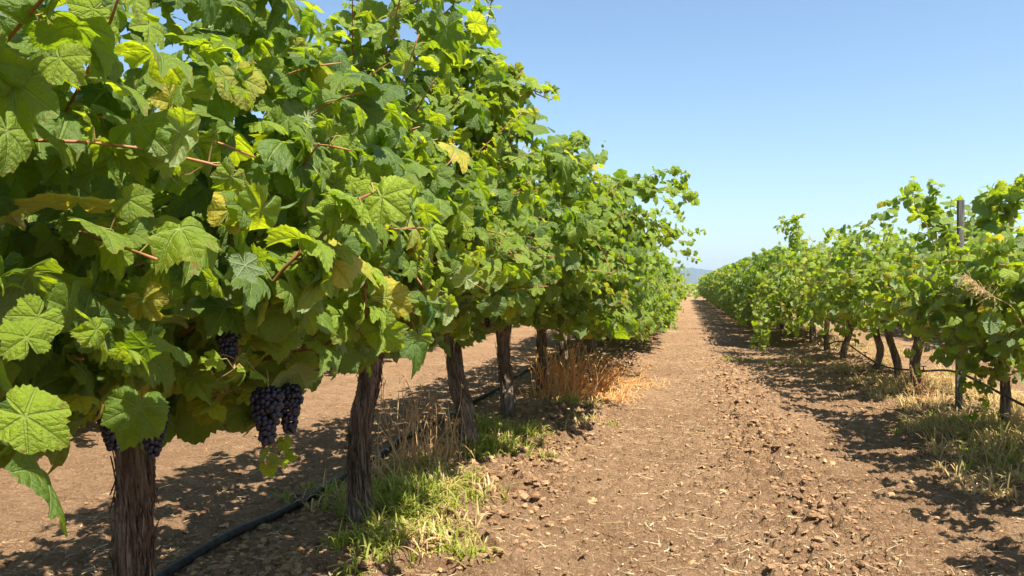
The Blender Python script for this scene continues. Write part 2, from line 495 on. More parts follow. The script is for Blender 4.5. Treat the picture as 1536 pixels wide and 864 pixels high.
class Leaves:
    def __init__(s): s.P = []; s.T = []; s.N = []; s.S = []; s.Y = []; s.Q = []; s.L = []
    def add(s, p, t, n, size, young=0.0, yel=0.0): s.P.append(p); s.T.append(t); s.N.append(n); s.S.append(size); s.Y.append(young); s.Q.append(yel)
    def emit(s, acc, lodf, r_, origin):
        if not s.P: return
        P = np.array(s.P); N = nrm(np.array(s.N)); T = np.array(s.T)
        T = nrm(T - N * np.sum(T * N, 1, keepdims=True)); B = np.cross(N, T)
        Sz = np.array(s.S); Y = np.array(s.Y); Q = np.array(s.Q); M = len(P)
        rnd = np.clip(r_.beta(1.6, 1.6, M), 0, 1)
        dist = np.linalg.norm(P + origin - CP, axis=1)
        lod = lodf(dist)
        for L in range(4):
            for ti, (tv, tz, tf) in enumerate(LOD[L]):
                k = np.nonzero((lod == L) & ((np.arange(M) * 7 + ti) % len(LOD[L]) == 0) if False else (lod == L) & (np.arange(M) % len(LOD[L]) == ti))[0]
                if not len(k): continue
                wv = 1 + 0.17 * r_.normal(size=len(k)); zz = 0.6 + 1.5 * r_.random(len(k)) ** 1.5
                V = P[k][:, None] + Sz[k][:, None, None] * (tv[None, :, 0, None] * T[k][:, None] + (tv[None, :, 1] * wv[:, None])[..., None] * B[k][:, None] + (tz[None] * zz[:, None])[..., None] * N[k][:, None])
                nv = len(tv)
                F = (tf[None] + (np.arange(len(k)) * nv)[:, None, None]).reshape(-1, 3)
                co2 = np.concatenate([np.broadcast_to(tv, (len(k), nv, 2)), np.zeros((len(k), nv, 1))], -1).reshape(-1, 3)
                var = np.repeat(np.stack([rnd[k], Y[k], Q[k]], -1), nv, axis=0)
                acc.add(V.reshape(-1, 3), F, 0, co2=co2, var=var)

def tendril(acc, r_, p, d):
    t = np.linspace(0, 1, 16); L = .06 + .06 * r_.random()
    d = nrm(d + .6 * r_.normal(size=3)); u = nrm(np.cross(d, r_.normal(size=3))); w_ = np.cross(d, u)
    rr = .012 * t ** 2
    P = p + d * (L * t * (1.2 - .5 * t))[:, None] + u * (rr * np.cos(t * 14))[:, None] + w_ * (rr * np.sin(t * 14))[:, None]
    V, F = tube(P, 0.0008, 3, False); acc.add(V, F, 1)

def petiole(acc, p0, p1, r=0.0014, k=3):
    mid = (p0 + p1) / 2 + np.array([0, 0, 0.012])
    V, F = tube(np.array([p0, mid, p1]), r, k, False)
    acc.add(V, F, 1)

# ------------------------------------------------------------------ trunks
def trunk_mesh(ctrl, r0, r1, seed, nk=72, nl=90, strips=26, flare=1.25):
    r_ = np.random.default_rng(seed)
    P = curve_pts(ctrl, nl)
    t = np.linspace(0, 1, nl)
    L = np.linalg.norm(np.array(ctrl[-1]) - np.array(ctrl[0]))
    base = r0 + (r1 - r0) * t + r0 * (flare - 1) * np.exp(-t * 9) + r0 * 0.28 * np.exp(-((t - 0.98) / 0.12) ** 2)
    th = np.arange(nk) / nk * 2 * np.pi
    TT, TH = np.meshgrid(t * L, th, indexing='ij')
    tw = TH + 2.0 * TT + 0.35 * vnoise(TT * 3, TT * 0 + 1, seed=seed)
    cx, sx = np.cos(tw), np.sin(tw)
    lump = fbm(cx * 1.1, sx * 1.1, TT * 3.2, o=3, seed=seed)
    fib = vnoise(cx * 5.5, sx * 5.5, TT * 3.0, seed=seed + 3)
    fib2 = vnoise(cx * 12, sx * 12, TT * 6.0, seed=seed + 4)
    big = fbm(cx * 0.5, sx * 0.5, TT * 5.5 + seed, o=2, seed=seed + 9)
    rad = base[:, None] * (1 + 0.22 * lump + 0.16 * big + 0.17 * (1 - 2 * np.abs(fib)) + 0.10 * (1 - 2 * np.abs(fib2)))
    acc = Acc()
    V, F = tube(P, rad, nk)
    acc.add(V, F)
    if strips:
        T, U, W = frames(P)
        for q in range(strips):
            i0 = int(r_.integers(0, nl - 22)); n = int(r_.integers(12, min(40, nl - i0)))
            a0 = r_.random() * 6.28
            ii = np.arange(i0, i0 + n, 2)
            aa = a0 - 2.0 * t[ii] * L + 0.15 * r_.normal()
            lift = 0.03 + 0.45 * r_.random() * np.abs(np.linspace(-1, 1, len(ii))) ** 2
            rr = base[ii] * (1.10 + lift)
            wd = (0.002 + 0.008 * r_.random()) * np.sin(np.linspace(0.25, np.pi - 0.15, len(ii)))
            C = P[ii] + rr[:, None] * (np.cos(aa)[:, None] * U[ii] + np.sin(aa)[:, None] * W[ii])
            side = -np.sin(aa)[:, None] * U[ii] + np.cos(aa)[:, None] * W[ii]
            outv = np.cos(aa)[:, None] * U[ii] + np.sin(aa)[:, None] * W[ii]
            m = len(ii)
            V = np.concatenate([C - side * wd[:, None], C + side * wd[:, None] + outv * 0.001, C - outv * 0.003])
            j = np.arange(m - 1)
            F = np.concatenate([np.stack([j, j + m, j + m + 1], -1), np.stack([j, j + m + 1, j + 1], -1),
                                np.stack([j + m, j + 2 * m, j + 2 * m + 1], -1), np.stack([j + m, j + 2 * m + 1, j + m + 1], -1),
                                np.stack([j + 2 * m, j, j + 1], -1), np.stack([j + 2 * m, j + 1, j + 2 * m + 1], -1)])
            acc.add(V, F)
    return acc.mesh("trunk", (BARK,))

# ------------------------------------------------------------------ grape clusters
def ico(sub=1):
    import bmesh
    bm = bmesh.new(); bmesh.ops.create_icosphere(bm, subdivisions=sub, radius=1)
    V = np.array([v.co[:] for v in bm.verts]); F = np.array([[v.index for v in f.verts] for f in bm.faces]); bm.free()
    return V, F
ICO2, ICO1 = ico(3), ico(1)
def grape_mesh(seed, n=120, L=0.15, Wd=0.043, hi=True):
    r_ = np.random.default_rng(seed); acc = Acc(); pts = []
    tries = 0
    while len(pts) < n and tries < 6000:
        tries += 1
        t = r_.random() ** 0.85
        rmax = Wd * (np.sin(min(1, t * 3.0 + 0.35) * np.pi / 2)) * (1 - 0.72 * t ** 1.6)
        a = r_.random() * 6.28; q = rmax * math.sqrt(0.35 + 0.65 * r_.random())
        p = np.array([q * math.cos(a), q * math.sin(a), -0.02 - t * L])
        if all(np.linalg.norm(p - o) > 0.0125 for o in pts): pts.append(p)
    V0, F0 = ICO2 if hi else ICO1
    for p in pts:
        r = 0.0082 + 0.0014 * r_.random()
        acc.add(V0 * r * np.array([1, 1, 1.06]) + p, F0, 0, var=(r_.random(), 0, 0))
    V, F = tube(np.array([[0, 0, 0.03], [0.004, 0, 0], [0, 0, -L * 0.5], [0, 0, -L * 0.9]]), 0.002, 5)
    acc.add(V, F, 1)
    return acc.mesh("grape_cluster", (GRAPE, PETI))

# ------------------------------------------------------------------ grapevines
def lod_near(d): return np.select([d < 2.6, d < 5.5, d < 11], [0, 1, 2], 3)
def lod_far(d): return np.full(len(d), 3)
def lod_mid(d): return np.full(len(d), 2)

def shoot_path(r_, p0, tilt, yaw, L, droop, step=0.055):
    """a cane growing from p0: tilt from vertical towards +-x"""
    d = np.array([math.sin(tilt), math.sin(yaw) * 0.45, max(0.05, math.cos(tilt))]); d /= np.linalg.norm(d)
    P = [np.array(p0, float)]; n = int(L / step)
    wob = r_.normal(size=3) * 0.05
    for k in range(n):
        wob = wob * 0.85 + r_.normal(size=3) * 0.045
        d = d + wob * 0.5 + np.array([0, 0, -droop * (0.35 + 1.3 * k / n)])
        d /= np.linalg.norm(d)
        P.append(P[-1] + d * step)
    return np.array(P)

def leafy_shoot(r_, P, lv, ax, row, wr=(1, 1), size=0.062, keep=None, lat=0.35, yel=0.03, peti=None, young0=0.55):
    """leaves on alternate sides of a cane; ax = height of the canopy axis"""
    n = len(P); T = nrm(np.gradient(P, axis=0))
    side = 1
    for k in range(1, n):
        if r_.random() < 0.06: continue
        p = P[k]; f = k / n
        if keep is not None and not keep(p): continue
        out = np.array([p[0] - row, 0.15 * r_.normal(), (p[2] - ax) * 0.8]); out = out / (np.linalg.norm(out) + 0.25)
        reps = 1 + (r_.random() < lat)
        for q in range(reps):
            nn = 0.66 * out + 0.40 * SUNV + np.array([0, 0, 0.18]) + 0.58 * r_.normal(size=3)
            s_ = np.cross(T[k], nn); s_ = s_ / (np.linalg.norm(s_) + 1e-6) * side; side = -side
            pl = (0.045 + 0.06 * r_.random()) * (1.15 - 0.75 * f)
            base = p + pl * nrm(s_ * 0.9 + 0.7 * out + np.array([0, 0, 0.25]) + 0.35 * r_.normal(size=3))
            tip = np.array([0, 0, -1.0]) + 0.55 * s_ + 0.35 * out + 0.40 * r_.normal(size=3)
            sz = size * (0.72 + 0.62 * r_.random()) * (1.12 - 0.72 * max(0, f - 0.35) / 0.65)
            if q: sz *= 0.7
            y = 0.0
            if r_.random() < yel: y = 0.5 + 0.5 * r_.random()
            lv.add(base, tip, nn, sz, np.clip((f - young0) * 1.6 + 0.15 * r_.random(), 0, 1) , y)
            if peti is not None: peti.append((p, base))

def make_vine(x, y, seed, label, H=2.05, reach_p=0.85, reach_m=0.85, n_sh=46, loc=None, lodf=lod_near, hi=2, bot=0.78, skirt=0.36, young0=.5, sh=.38, dome=.22, group=None,
              tr=0.058, trunk_ctrl=None, size=0.062, half=0.86, grapes=2, extra=(), fill=300, keepw=None, yel=0.03):
    """hi 2: canes as parts, petioles; 1: canes in one cordon part; 0: cheap"""
    r_ = np.random.default_rng(seed)
    gz = float(ground_h(x, y))
    root = empty("grapevine", (x, y, gz), label, "grapevine", group)
    O = np.array([x, y, gz])
    ax = 1.30
    if trunk_ctrl is None:
        a, b = r_.normal(size=2) * 0.07
        trunk_ctrl = [(0, 0, -0.06), (a, b, .25), (a * .3, b * 1.4 + .02, .55), (0, 0.02, .90)]
    det = {2: (120, 130, 150), 1: (36, 48, 22), 0: (12, 14, 0)}[hi]
    link("trunk", trunk_mesh(trunk_ctrl, tr, tr * 0.82, seed, *det), root)
    # cordon arms along the row
    ca = Acc()
    head = np.array(trunk_ctrl[-1])
    for s in (-1, 1):
        c = [head - np.array([0, 0, .03]), head + np.array([0.02, s * .12, .06]), (0.03 * r_.normal(), s * .45, .98), (0.03 * r_.normal(), s * .78, 1.0 + 0.02 * r_.normal())]
        n = 20 if hi else 8
        P = curve_pts(c, n); rr = np.linspace(tr * .62, 0.016, n) * (1 + 0.18 * r_.normal(size=n))
        V, F = tube(P, rr, 12 if hi else 6); ca.add(V, F)
    lv = Leaves(); peti = [] if hi >= 1 else None
    wx = O
    def keep(p):
        xx, zz = p[0], p[2]
        wob = 0.22 * float(vnoise((p[1] + y) * 2.1, zz * 2.1, xx * 0.5, seed=77))
        rp = reach_p if xx > 0 else reach_m
        top = H + 0.9 * wob - dome * (abs(p[1]) / half) ** 2
        # outer envelope: rounded, hanging skirt
        kx = rp * (1.0 + wob * 1.2) * (1 - sh * max(0, (zz - 1.35) / (H - 1.35)) ** 2)
        ok = abs(xx) < kx and zz < top and zz > bot + wob * 0.7 + 0.07 + skirt * min(1.0, abs(xx) / 0.8)
        if ok and keepw is not None: ok = keepw(p + O)
        return ok
    canes = []
    for q in range(n_sh):
        yy = r_.uniform(-half, half); p0 = np.array([0.03 * r_.normal(), yy, 0.98 + 0.04 * r_.normal()])
        u = r_.random()
        sgn = 1 if r_.random() < reach_p / (reach_p + reach_m) else -1
        rp = reach_p if sgn > 0 else reach_m
        if u < 0.42: tilt, L, dr = sgn * abs(r_.normal()) * R(20), (H - .9) * r_.uniform(.75, 1.1), 0.015
        elif u < 0.80: tilt, L, dr = sgn * R(r_.uniform(25, 62)), (0.7 + rp) * r_.uniform(.8, 1.25), 0.055
        else: tilt, L, dr = sgn * R(r_.uniform(55, 95)), (0.5 + rp) * r_.uniform(.7, 1.15), 0.085
        P = shoot_path(r_, p0, tilt, r_.normal() * 0.8, L, dr)
        leafy_shoot(r_, P, lv, ax, 0.0, size=size, keep=keep, peti=peti, yel=yel, young0=young0)
        kk = [keep(p) or i < 6 for i, p in enumerate(P)]
        stop = kk.index(False) if False in kk else len(P)
        if stop > 5: canes.append((P[:stop + 1], 0.0042))
    # laterals that thicken the outer wall
    for q in range(fill):
        sgn = 1 if r_.random() < 0.62 else -1
        zz = r_.uniform(bot, H); rp = (reach_p if sgn > 0 else reach_m)
        kx = rp * (1 - sh * max(0, (zz - 1.35) / (H - 1.35)) ** 2)
        px = sgn * kx * (1 - 0.55 * r_.random() ** 1.4)
        p0 = np.array([px * 0.8, r_.uniform(-half, half), zz])
        P = shoot_path(r_, p0, sgn * R(r_.uniform(20, 100)), r_.normal() * 1.5, r_.uniform(.16, .34), 0.08, 0.06)
        leafy_shoot(r_, P, lv, ax, 0.0, size=size * 0.95, keep=keep, peti=None, lat=0.15, yel=yel, young0=young0)
    for (ctrl, sz, rad) in [e for e in extra for _ in range(4)]:      # long canes of their own, in world coordinates
        c = np.array(ctrl) - O
        c = c[:int(r_.integers(max(3, len(c) - 1), len(c) + 1))] if len(c) > 3 else c
        c = c + r_.normal(size=c.shape) * 0.05 + r_.normal(size=3) * np.array([.10, .22, .10]) * np.linspace(0.3, 1, len(c))[:, None]
        Lc = np.sum(np.linalg.norm(np.diff(c, axis=0), axis=1))
        P = curve_pts(c, max(8, int(Lc / 0.05)))
        P = P + 0.008 * r_.normal(size=P.shape)
        leafy_shoot(r_, P, lv, ax, 0.0, size=sz * 1.5, keep=None, peti=peti, lat=0.8, yel=yel, young0=min(young0, .35))
        canes.append((P, rad))
    fa = Acc()
    lv.emit(fa, lodf, r_, O)
    if peti is not None:
        for (a, b) in peti:
            if np.linalg.norm(a + O - CP) < 6.5: petiole(fa, a, b)
            if np.linalg.norm(a + O - CP) < 5 and r_.random() < .07: tendril(fa, r_, a, b - a)
    link("crown", fa.mesh("crown", (LEAF, PETI)), root)
    if hi == 2:
        for P, rr in canes:
            V, F = tube(P, np.linspace(rr, rr * 0.45, len(P)) * (1 + 0.22 * (np.arange(len(P)) % 2)), 7)
            me = make_mesh("cane", V, F, None, (CANE,))
            link("cane", me, root)
    else:
        for P, rr in canes[:: (1 if hi else 3)]:
            V, F = tube(P, np.linspace(rr, rr * 0.45, len(P)), 5 if hi else 3, False); ca.add(V, F, 1)
    link("cordon", ca.mesh("cordon", (BARK, CANE)), root)
    if grapes:
        gm = [grape_mesh(seed * 10 + k, hi=(hi == 2)) for k in range(2)]
        for k in range(grapes):
            sgn = 1 if r_.random() < 0.7 else -1
            g = link("grape_cluster", gm[k % 2], root, (sgn * r_.uniform(.05, .30), r_.uniform(-.7, .7), r_.uniform(1.02, 1.12)))
            g.rotation_euler = (0, 0, r_.random() * 6)
    return root, O

def add_grapes(root, O, spots, seed):
    for k, (p, sc) in enumerate(spots):
        g = link("grape_cluster", grape_mesh(seed + k), root, tuple(np.array(p) - O))
        g.scale = (sc, sc, sc); g.rotation_euler = (0, 0, k * 1.3)

# --- left row
def keep_cam(p):          # branches are trimmed back from the path edge where one walks
    return p[0] < -0.74 + 0.10 * max(0, p[1] - 1.2) or p[1] > 2.6
def keep_v1(p):            # leaves plucked round two bunches, as growers do
    if not keep_cam(p): return False
    for q, rr in GRS:
        d = p - q
        if math.hypot(d[0] * .55, d[1]) < rr and abs(d[2] + .05) < rr + .03 and d[0] > -.05: return False
    return True
GRS = [(gz(405, 575, -1.0), .10), (gz(345, 466, -.96), .045)]
GL, GR = "grapevines of the left row", "grapevines of the right row"
v0, O0 = make_vine(LX, 0.35, 501, "big-leaved grapevine at the left picture edge with leaves hanging low over the dirt", H=2.45, reach_p=0.84, reach_m=.8,
                   n_sh=60, fill=380, size=0.066, bot=0.76, skirt=.16, grapes=0, keepw=keep_cam, group=GL, tr=.06, yel=.03,
                   extra=[([(-1.3, .5, 1.15), (-1.0, .62, 1.12), (-.88, .67, 1.05), (-.86, .69, .97)], .05, .004)])
v1, O1 = make_vine(LX, 2.06, 502, "grapevine with the thickest shaggy trunk and dark grapes beside it, lower left", H=2.20, sh=.6, dome=.26, reach_p=0.84, reach_m=.8,
                   n_sh=58, fill=380, size=0.064, bot=0.76, grapes=0, keepw=keep_v1, group=GL, tr=.050, yel=.03,
                   trunk_ctrl=[(.02, 0, -.08), (.01, 0, .15), (-.02, .02, .42), (.0, .0, .66), (-.02, .03, .90)],
                   extra=[([(-1.35, 2.0, 1.08), gz(345, 540, -1.15), gz(320, 590, -1.14), gz(300, 640, -1.13)], .046, .004),
                          ([(-1.35, 1.6, 1.06), gz(150, 590, -1.2), gz(120, 650, -1.18), gz(118, 710, -1.18)], .048, .004),
                          ([(LX, 2.0, 1.0), (-1.0, 1.75, 1.22), (-.80, 1.7, 1.38), (-.72, 1.65, 1.50)], .06, .006),
                          ([(LX, 2.4, 1.0), (-1.2, 2.5, 1.45), (-.95, 2.6, 1.6), (-.74, 2.7, 1.42)], .06, .006)])
v2, O2 = make_vine(LX, 3.80, 503, "tall grapevine on a narrow dark trunk in green weeds, shoots reaching highest against the sky", H=2.68, dome=.32, reach_p=0.86, reach_m=.8,
                   n_sh=64, fill=430, size=0.066, bot=0.78, grapes=3, group=GL, tr=.050,
                   trunk_ctrl=[(-.01, 0, -.08), (-.045, .02, .2), (-.03, 0, .48), (.015, .02, .7), (.03, .0, .92)],
                   extra=[([(LX, 3.7, 1.5), (-1.2, 3.6, 2.1), (-1.0, 3.6, 2.4), (-.84, 3.6, 2.62)], .055, .005),
                          ([(LX, 3.3, 1.6), (-1.3, 3.2, 2.2), (-1.05, 3.15, 2.6), (-.95, 3.1, 2.85)], .05, .005),
                          ([(LX, 4.0, 1.5), (-1.1, 3.9, 2.1), (-.92, 3.7, 2.28), (-.74, 3.6, 2.18)], .05, .005)])
v3, O3 = make_vine(LX, 5.65, 504, "grapevine on a slanting trunk behind tall tan weed stalks, left row", H=2.30, reach_p=1.10, sh=.12, reach_m=.8,
                   n_sh=60, fill=420, size=0.066, bot=0.76, grapes=2, group=GL, tr=.052,
                   trunk_ctrl=[(.03, 0, -.08), (.02, .0, .25), (-.06, 0, .55), (-.09, .02, .95)],
                   extra=[([(LX, 5.5, 1.6), (-1.1, 5.5, 2.1), (-.75, 5.5, 2.3), (-.46, 5.5, 2.16)], .055, .005)])
v4, O4 = make_vine(LX, 7.10, 505, "grapevine on a grey trunk forked at the top with a side shoot, left row", H=2.08, reach_p=1.28, sh=.12, skirt=.0, reach_m=.8,
                   n_sh=58, fill=420, size=0.066, bot=0.72, grapes=1, group=GL, tr=.058, hi=1,
                   trunk_ctrl=[(.02, 0, -.08), (.02, .0, .2), (-.02, 0, .5), (-.04, .02, .92)],
                   extra=[([(-1.2, 6.9, 1.8), (-.7, 6.8, 2.05), (-.35, 6.8, 2.12), (-.05, 6.75, 2.03), (.0, 6.7, 1.96)], .05, .004),
                          ([(-1.0, 7.0, 1.6), (-.55, 7.2, 1.85), (-.22, 7.4, 1.80)], .05, .004)])
v5, O5 = make_vine(LX, 8.90, 506, "grapevine rising behind the orange dead weeds, left row", H=1.98, reach_p=1.30, sh=.2, skirt=-.05, reach_m=.8,
                   n_sh=56, fill=380, size=0.066, bot=0.68, grapes=1, group=GL, hi=1,
                   extra=[([(-.9, 8.2, 1.5), (-.45, 8.1, 1.78), (-.1, 8.0, 1.72), (.18, 7.95, 1.60)], .05, .004)])
ys_l = [10.6, 12.2, 13.9]
labs = ["grapevine just beyond the orange dead weeds in the left row", "seventh grapevine along the left row, dark trunk half in shade", "eighth grapevine along the left row, small beside the path"]
for i, yy in enumerate(ys_l):
    make_vine(LX, yy, 520 + i, labs[i], H=2.05, reach_p=1.38, skirt=-.12, reach_m=.8, n_sh=48, fill=320, size=0.07, bot=0.62, grapes=0, group=GL, hi=1, lodf=lod_near)

# --- right row
rlabs = ["grapevine beside the path at the far right edge, trunk out of sight",
         "grapevine at the right edge whose long shoot arches over the wire",
         "grapevine crowding round the weathered wooden post",
         "grapevine with pale split trunk in dry grass just beyond the wooden post",
         "grapevine with the dark leaning trunk, second beyond the wooden post",
         "grapevine with a straight dark trunk, third beyond the wooden post",
         "grapevine with a mossy bent trunk, fourth beyond the wooden post",
         "grapevine fifth beyond the wooden post, low leafy shoots hanging to the path"]
rys = [5.2, 6.3, 7.35, 9.65, 10.8, 12.0, 13.7, 15.6]
rH = [1.62, 1.56, 1.70, 2.14, 1.95, 1.98, 1.98, 2.15]
for i, yy in enumerate(rys):
    ex = []
    if i == 1: ex = [([(2.5, 7.3, 1.7), (2.45, 7.1, 1.95), (2.5, 6.7, 2.02), (2.6, 6.3, 1.96)], .05, .005)]
    if i == 2: ex = [([(2.6, 7.3, 1.1), (2.45, 7.2, .95), (2.4, 7.15, .65), (2.38, 7.1, .40)], .05, .004), ([(2.7, 7.1, 1.1), (2.6, 6.9, .9), (2.55, 6.85, .6), (2.5, 6.8, .35)], .05, .004), ([(2.3, 7.9, 1.7), (2.15, 8.0, 2.05), (2.12, 7.95, 2.28)], .05, .005)]
    if i == 6: ex = [([(2.2, 13.8, 1.3), (1.6, 13.6, 1.0), (1.25, 13.4, .55), (1.2, 13.3, .35)], .055, .004)]
    if i == 7: ex = [([(2.0, 15.0, 1.9), (1.85, 14.8, 2.25), (1.75, 14.6, 2.36)], .05, .004)]
    tc = [None, None, None, None, [(.05, 0, -.08), (.02, -.05, .25), (-.05, .1, .6), (-.1, .15, .95)], None, [(.0, 0, -.08), (-.08, -.05, .12), (.03, 0, .5), (0, .0, .95)], None][i]
    make_vine(RX, yy, 600 + i, rlabs[i], H=rH[i], reach_p=.8, reach_m=[.64, .68, .74, .82, 1.0, 1.15, 1.3, 1.45][i], n_sh=38 if i < 5 else 44, fill=120, size=0.066, young0=.1, sh=.6, dome=.1, bot=[.5, .5, .42, .5, .50, .5, .42, .36][i], skirt=[.2, .2, .1, .1, .05, .05, 0, 0][i], grapes=2 if i < 5 else 0,
              group=GR, hi=1, extra=ex, keepw=(lambda p: not (7.3 < p[1] < 8.6 and 2.0 < p[0] < 2.9 and p[2] > 1.62)) if i in (1, 2, 3) else None, trunk_ctrl=tc, tr=[.040, .040, .032, .046, .040, .042, .045, .042][i], half=.82, yel=0.06)
make_vine(RX, 3.5, 599, "grapevine whose shadow falls at the lower right corner of the path", H=1.7, sh=.6, reach_p=.8, reach_m=.6, n_sh=40, fill=200, bot=.7, grapes=0, group=GR, hi=1, lodf=lod_mid)

# --- the rest of the rows: three prototypes copied
def copy_thing(root, loc, rz, sc, label, group):
    r = root.copy(); COL.objects.link(r); r.location = loc; r.rotation_euler = (0, 0, rz); r.scale = sc
    r["label"] = label; r["group"] = group; r["category"] = "grapevine"
    for ch in root.children:
        c = ch.copy(); COL.objects.link(c); c.parent = r
    return r
FARL = "distant grapevine of the left row, one of the small ones merging into green"
FARR = "distant grapevine of the right row, one of the small ones merging into green"
protos = []
for k in range(4):
    yy = 15.6 + 1.7 * k
    p, _ = make_vine(LX, yy, 700 + k, FARL, H=2.0, reach_p=1.5, reach_m=1.5, skirt=-.05, sh=.7, n_sh=52, fill=380, size=0.085, bot=.36, grapes=0, group="far grapevines of the left row", hi=0, lodf=lod_mid if k < 2 else lod_far)
    protos.append(p)
tmp = {}
def place(x, y, k, label, group):
    r_ = np.random.default_rng(int(abs(x) * 97 + y * 31))
    flip = math.pi if r_.random() < 0.5 else 0
    copy_thing(protos[k], (x, y, float(ground_h(x, y))), flip + 0.04 * r_.normal(), (1, 1, 0.93 + 0.14 * r_.random()), label, group)
yy = 22.4; k = 0
while yy < 64:
    place(LX, yy, 2 + k % 2, FARL, "far grapevines of the left row"); yy += 1.7; k += 1
yy = 17.3; k = 0
while yy < 64:
    place(RX, yy, (k % 2) if yy < 21 else 2 + k % 2, FARR, "far grapevines of the right row"); yy += 1.7; k += 1
for xx, side in ((6.85, "right"), (-5.85, "left")):
    yy = 5.0 if xx > 0 else 3.0
    while yy < 42:
        place(xx, yy, 2 + k % 2, "grapevine of the next row over, glimpsed behind the %s row" % side, "grapevines of the next row behind the %s row" % side)
        yy += 1.7; k += 1

# --- vineyard beyond the end of the path
def far_vineyard():
    r_ = np.random.default_rng(5); acc = Acc(); lv = Leaves()
    for row in range(16):
        yy = 65 + row * 6 + row * row * 0.7
        n = 1300 if row < 4 else 600
        half = 26 + yy * 0.35
        X = r_.uniform(-half * 0.6, half, n); Z = 0.05 + 1.2 * r_.random(n)
        for x, z in zip(X, Z):
            lv.add(np.array([x, yy + 0.4 * r_.normal(), z * (0.9 + 0.15 * math.sin(x * 1.3 + row))]), r_.normal(size=3), np.array([0, -.6, .8]) + .5 * r_.normal(size=3), (0.10 + 0.13 * r_.random()) * (1 + row * 0.14), 0.4 * r_.random(), 0.2 * r_.random())
    lv.emit(acc, lod_far, r_, np.zeros(3))
    o = link("far_vineyard", acc.mesh("far_vineyard", (LEAF, PETI)))
    tag(o, "green mass of far vineyard rows crossing beyond the end of the path", "vineyard", None, "stuff")
far_vineyard()

# ------------------------------------------------------------------ post, wires, pipes
def post(x, y, h, w, label, lean=(0, 0)):
    acc = Acc()
    n, k = 40, 16
    z = np.linspace(-0.15, h, n); th = np.arange(k) / k * 2 * np.pi
    sq = 1 / np.maximum(np.abs(np.cos(th)), np.abs(np.sin(th))) ** 0.7
    rad = w / 2 * sq[None] * (1 + 0.05 * vnoise(np.cos(th)[None] * 3 + 0 * z[:, None], np.sin(th)[None] * 3 + 0 * z[:, None], z[:, None] * 1.2, seed=4) - 0.10 * (np.abs(np.sin(th * 2 + .4))[None] > 0.985))
    P = np.stack([lean[0] * z, lean[1] * z, z], -1)
    V, F = tube(P, rad, k); acc.add(V, F)
    g = float(ground_h(x, y))
    root = empty("wooden_post", (x, y, g), label, "post")
    link("stake", acc.mesh("stake", (POSTM,), smooth=False), root)
    for zz in (0.45, 1.0, h - 0.12):      # staples holding wires
        a = Acc(); V, F = tube(curve_pts([(-w * .56, -.01, zz - .018), (-w * .75, 0, zz), (-w * .56, .01, zz + .018)], 8), 0.002, 6); a.add(V + np.array([lean[0] * zz, 0, 0]), F)
        link("staple", a.mesh("staple", (WIREM,)), root)
    return root
post(RX - 0.05, 8.25, 1.98, 0.056, "weathered grey wooden post standing in the right vine row", (0.006, 0))
post(RX - 0.02, 24.3, 1.9, 0.075, "far wooden post almost hidden in the right row's leaves")

def wire(x, y0, y1, z, label, sag=.03, dx=0):
    n = 60; t = np.linspace(0, 1, n); y = y0 + (y1 - y0) * t
    seg = ((y - 8.25) / 8.0) % 1
    P = np.stack([x + dx * t + 0 * y, y, z - sag * 4 * seg * (1 - seg)], -1)
    a = Acc(); V, F = tube(P, 0.0022, 5); a.add(V, F)
    o = link("trellis_wire", a.mesh("trellis_wire", (WIREM,))); tag(o, label, "wire", "trellis wires")
wire(RX - .03, 2, 40, 1.88, "top trellis wire running off the wooden post against the sky", .06)
wire(RX - .06, 2, 40, 1.0, "middle trellis wire through the right row's leaves", .02)
wire(LX, -1, 30, 1.0, "trellis wire along the shaggy trunk tops of the left row", .02)

def pipe(ctrl, r, label, clips):
    P = curve_pts(ctrl, 420)
    root = empty("irrigation_pipe", tuple(P[0]), label, "irrigation pipe")
    a = Acc(); V, F = tube(P - P[0], r, 12); a.add(V, F)
    link("hose", a.mesh("hose", (PIPE,)), root)
    for y in clips:
        i = int(np.argmin(np.abs(P[:, 1] - y))); p = P[i] - P[0]; t = nrm(P[i + 1] - P[i])
        a = Acc()
        V, F = tube(np.array([p - t * .018, p + t * .018]), r * 1.45, 12); a.add(V, F)
        V, F = tube(np.array([p, p + [0, 0, .05]]), .006, 6); a.add(V, F)
        V, F = tube(np.array([p + [-.03, 0, .05], p + [.03, 0, .05]]), .006, 6); a.add(V, F)
        link("clip", a.mesh("clip", (PIPE,)), root)
pipe([(-2.16 + .018 * math.sin(q * 1.3) + .008 * math.sin(q * 3.1), -1 + q * .5, float(ground_h(-2.16, -1 + q * .5)) +   .028) for q in range(62)], 0.023,
     "black irrigation pipe lying on the dirt behind the left row's trunks", (2.75, 4.15, 5.0, 6.6, 8.0))
pipe([(2.55, 2, .36), (2.55, 5, .38), (2.55, 6.6, .36), (2.53, 8.2, .46), (2.55, 9.5, .34), (2.5, 10.8, .25), (2.5, 12, .28), (2.5, 13.7, .36), (2.45, 15.5, .17), (2.5, 17.5, .3), (2.5, 30, .3)], 0.011,
     "thin black irrigation pipe sagging past the wooden post, right row", (8.15, 9.4, 12.0))

